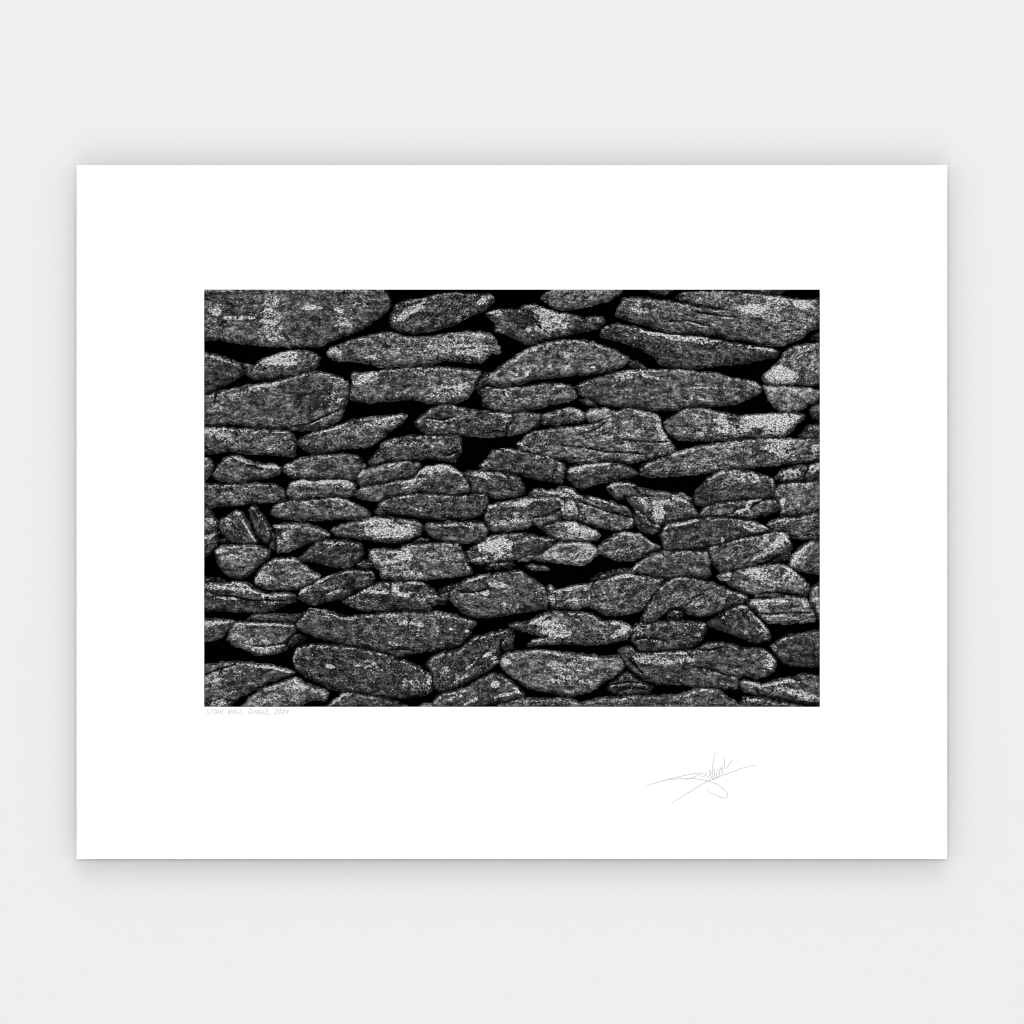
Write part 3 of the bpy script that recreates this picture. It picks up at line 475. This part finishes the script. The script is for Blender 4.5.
# ------------------------------------------------------------------ pencil writing
def ribbons(name, strokes, mat, wd=.6, thick=.12, taper=True):
    """strokes: lists of points in mm; each becomes a thin raised line of graphite on the mat"""
    v = []; f = []
    for st in strokes:
        pts = np.array(st, float)
        if len(pts) > 2:
            m = len(pts); ext = np.vstack([2*pts[0]-pts[1], pts, 2*pts[-1]-pts[-2]]); out = []
            for k in range(1, m):
                a, b, c, d = ext[k-1], ext[k], ext[k+1], ext[k+2]
                for t in np.arange(8)/8: out.append(.5*((2*b)+(-a+c)*t+(2*a-5*b+4*c-d)*t*t+(-a+3*b-3*c+d)*t**3))
            out.append(pts[-1]); pts = np.array(out)
        tg = np.gradient(pts, axis=0); tg /= np.linalg.norm(tg, axis=1)[:, None]+1e-9
        nr = np.stack([-tg[:, 1], tg[:, 0]], 1); m = len(pts)
        ww = np.full(m, wd/2)
        if taper: ww *= np.clip(.6+1.6*np.minimum(np.arange(m), np.arange(m)[::-1])/m, .6, 1)
        s0 = len(v); thick += .012                      # later strokes lie over earlier ones
        for k in range(m):
            l, r_ = pts[k]+nr[k]*ww[k], pts[k]-nr[k]*ww[k]
            v += [W(l[0], l[1], TH+thick), W(r_[0], r_[1], TH+thick), W(l[0], l[1], TH+.01), W(r_[0], r_[1], TH+.01)]
        for k in range(m-1):
            a = s0+4*k; b = a+4
            f += [(a, b, b+1, a+1), (a, a+2, b+2, b), (a+1, b+1, b+3, a+3)]
    me = mesh(name, v, f)
    import bmesh
    bm = bmesh.new(); bm.from_mesh(me); bmesh.ops.recalc_face_normals(bm, faces=bm.faces); bm.to_mesh(me); bm.free()
    return link(name, me, mat, pr)

k_ = 140/1024
def sg(p): return [(630+u*k_, 740+v*k_) for u, v in p]
def sg2(p): return [(690+u*50/1024, 748+v*50/1024) for u, v in p]
ribbons('signature', [
    sg([(120,334),(240,298),(360,268),(480,245),(536,240)]),
    sg([(536,241),(470,270),(395,296)]),
    sg([(120,335),(250,298),(330,286),(420,280),(520,290),(600,308),(660,340),(706,380),(712,410),(695,425),(645,412),(600,390),(565,358)]),
    sg([(305,460),(380,415),(460,365),(560,305),(640,272),(740,238),(840,200),(930,182)]),
    sg2([(520,90),(480,260),(460,420),(455,540),(430,600),(370,625)]),
    sg2([(500,420),(500,540),(500,640),(450,645)]), sg2([(455,540),(460,630)]),
    sg2([(400,430),(410,500),(400,560)]), sg2([(230,605),(310,560),(355,510)]), sg2([(430,460),(415,540),(350,600)]),
    sg2([(565,420),(545,540),(560,605),(590,600)]), sg2([(630,400),(600,480),(610,560),(630,585)]),
    sg2([(670,350),(640,440),(680,480),(640,530)]), sg2([(720,170),(705,280),(708,400),(650,420)]),
    sg2([(870,240),(810,330),(745,425)]), sg2([(540,605),(540,660)])], m_pencil, .95)

GL = {'S': [[(.9,.9),(.5,1),(.15,.8),(.8,.35),(.5,0),(.05,.1)]], 'T': [[(0,1),(1,1)],[(.5,1),(.45,0)]], 'O': [[(.5,1),(.1,.6),(.2,.1),(.6,0),(.9,.5),(.5,1)]],
      'N': [[(.05,0),(.1,1)],[(.1,1),(.8,0)],[(.8,0),(.9,1)]], 'E': [[(.1,0),(.1,1)],[(.1,1),(.9,1)],[(.1,.5),(.7,.5)],[(.1,0),(.9,0)]], 'W': [[(0,1),(.2,0)],[(.2,0),(.5,.8)],[(.5,.8),(.75,0)],[(.75,0),(1,1)]],
      'A': [[(0,0),(.5,1)],[(.5,1),(.9,0)],[(.2,.4),(.75,.4)]], 'L': [[(.2,1),(.1,0)],[(.1,0),(.9,.05)]], ',': [[(.2,.1),(.05,-.25)]], 'D': [[(.1,0),(.15,1)],[(.15,1),(.7,.95),(.9,.5),(.6,.05),(.1,0)]],
      'I': [[(.3,0),(.35,1)]], 'G': [[(.9,.9),(.4,1),(.1,.5),(.4,0),(.9,.2)],[(.9,.2),(.9,.5)],[(.9,.5),(.55,.5)]], '2': [[(.1,.8),(.5,1),(.8,.7),(.1,0)],[(.1,0),(.9,0)]], '0': [[(.5,1),(.1,.5),(.45,0),(.85,.5),(.5,1)]], '4': [[(.6,1),(.1,.35)],[(.1,.35),(.9,.4)],[(.7,.8),(.6,0)]]}
random.seed(4); strokes = []; x = 206.0
for ch in 'STONE WALL, DINGLE, 2024':
    if ch == ' ': x += 2.6; continue
    wd_ = {'I': 1.8, ',': 1.6, 'W': 3.6}.get(ch, 3.0); hh = 4.6+random.uniform(-.4, .4)
    for st in GL[ch]:
        strokes.append([(x+a*wd_+.22*b*hh, 714.0-b*hh) for a, b in st])
    x += wd_+.75
ribbons('title_inscription', strokes, m_pencil_light, .95, .08, False)
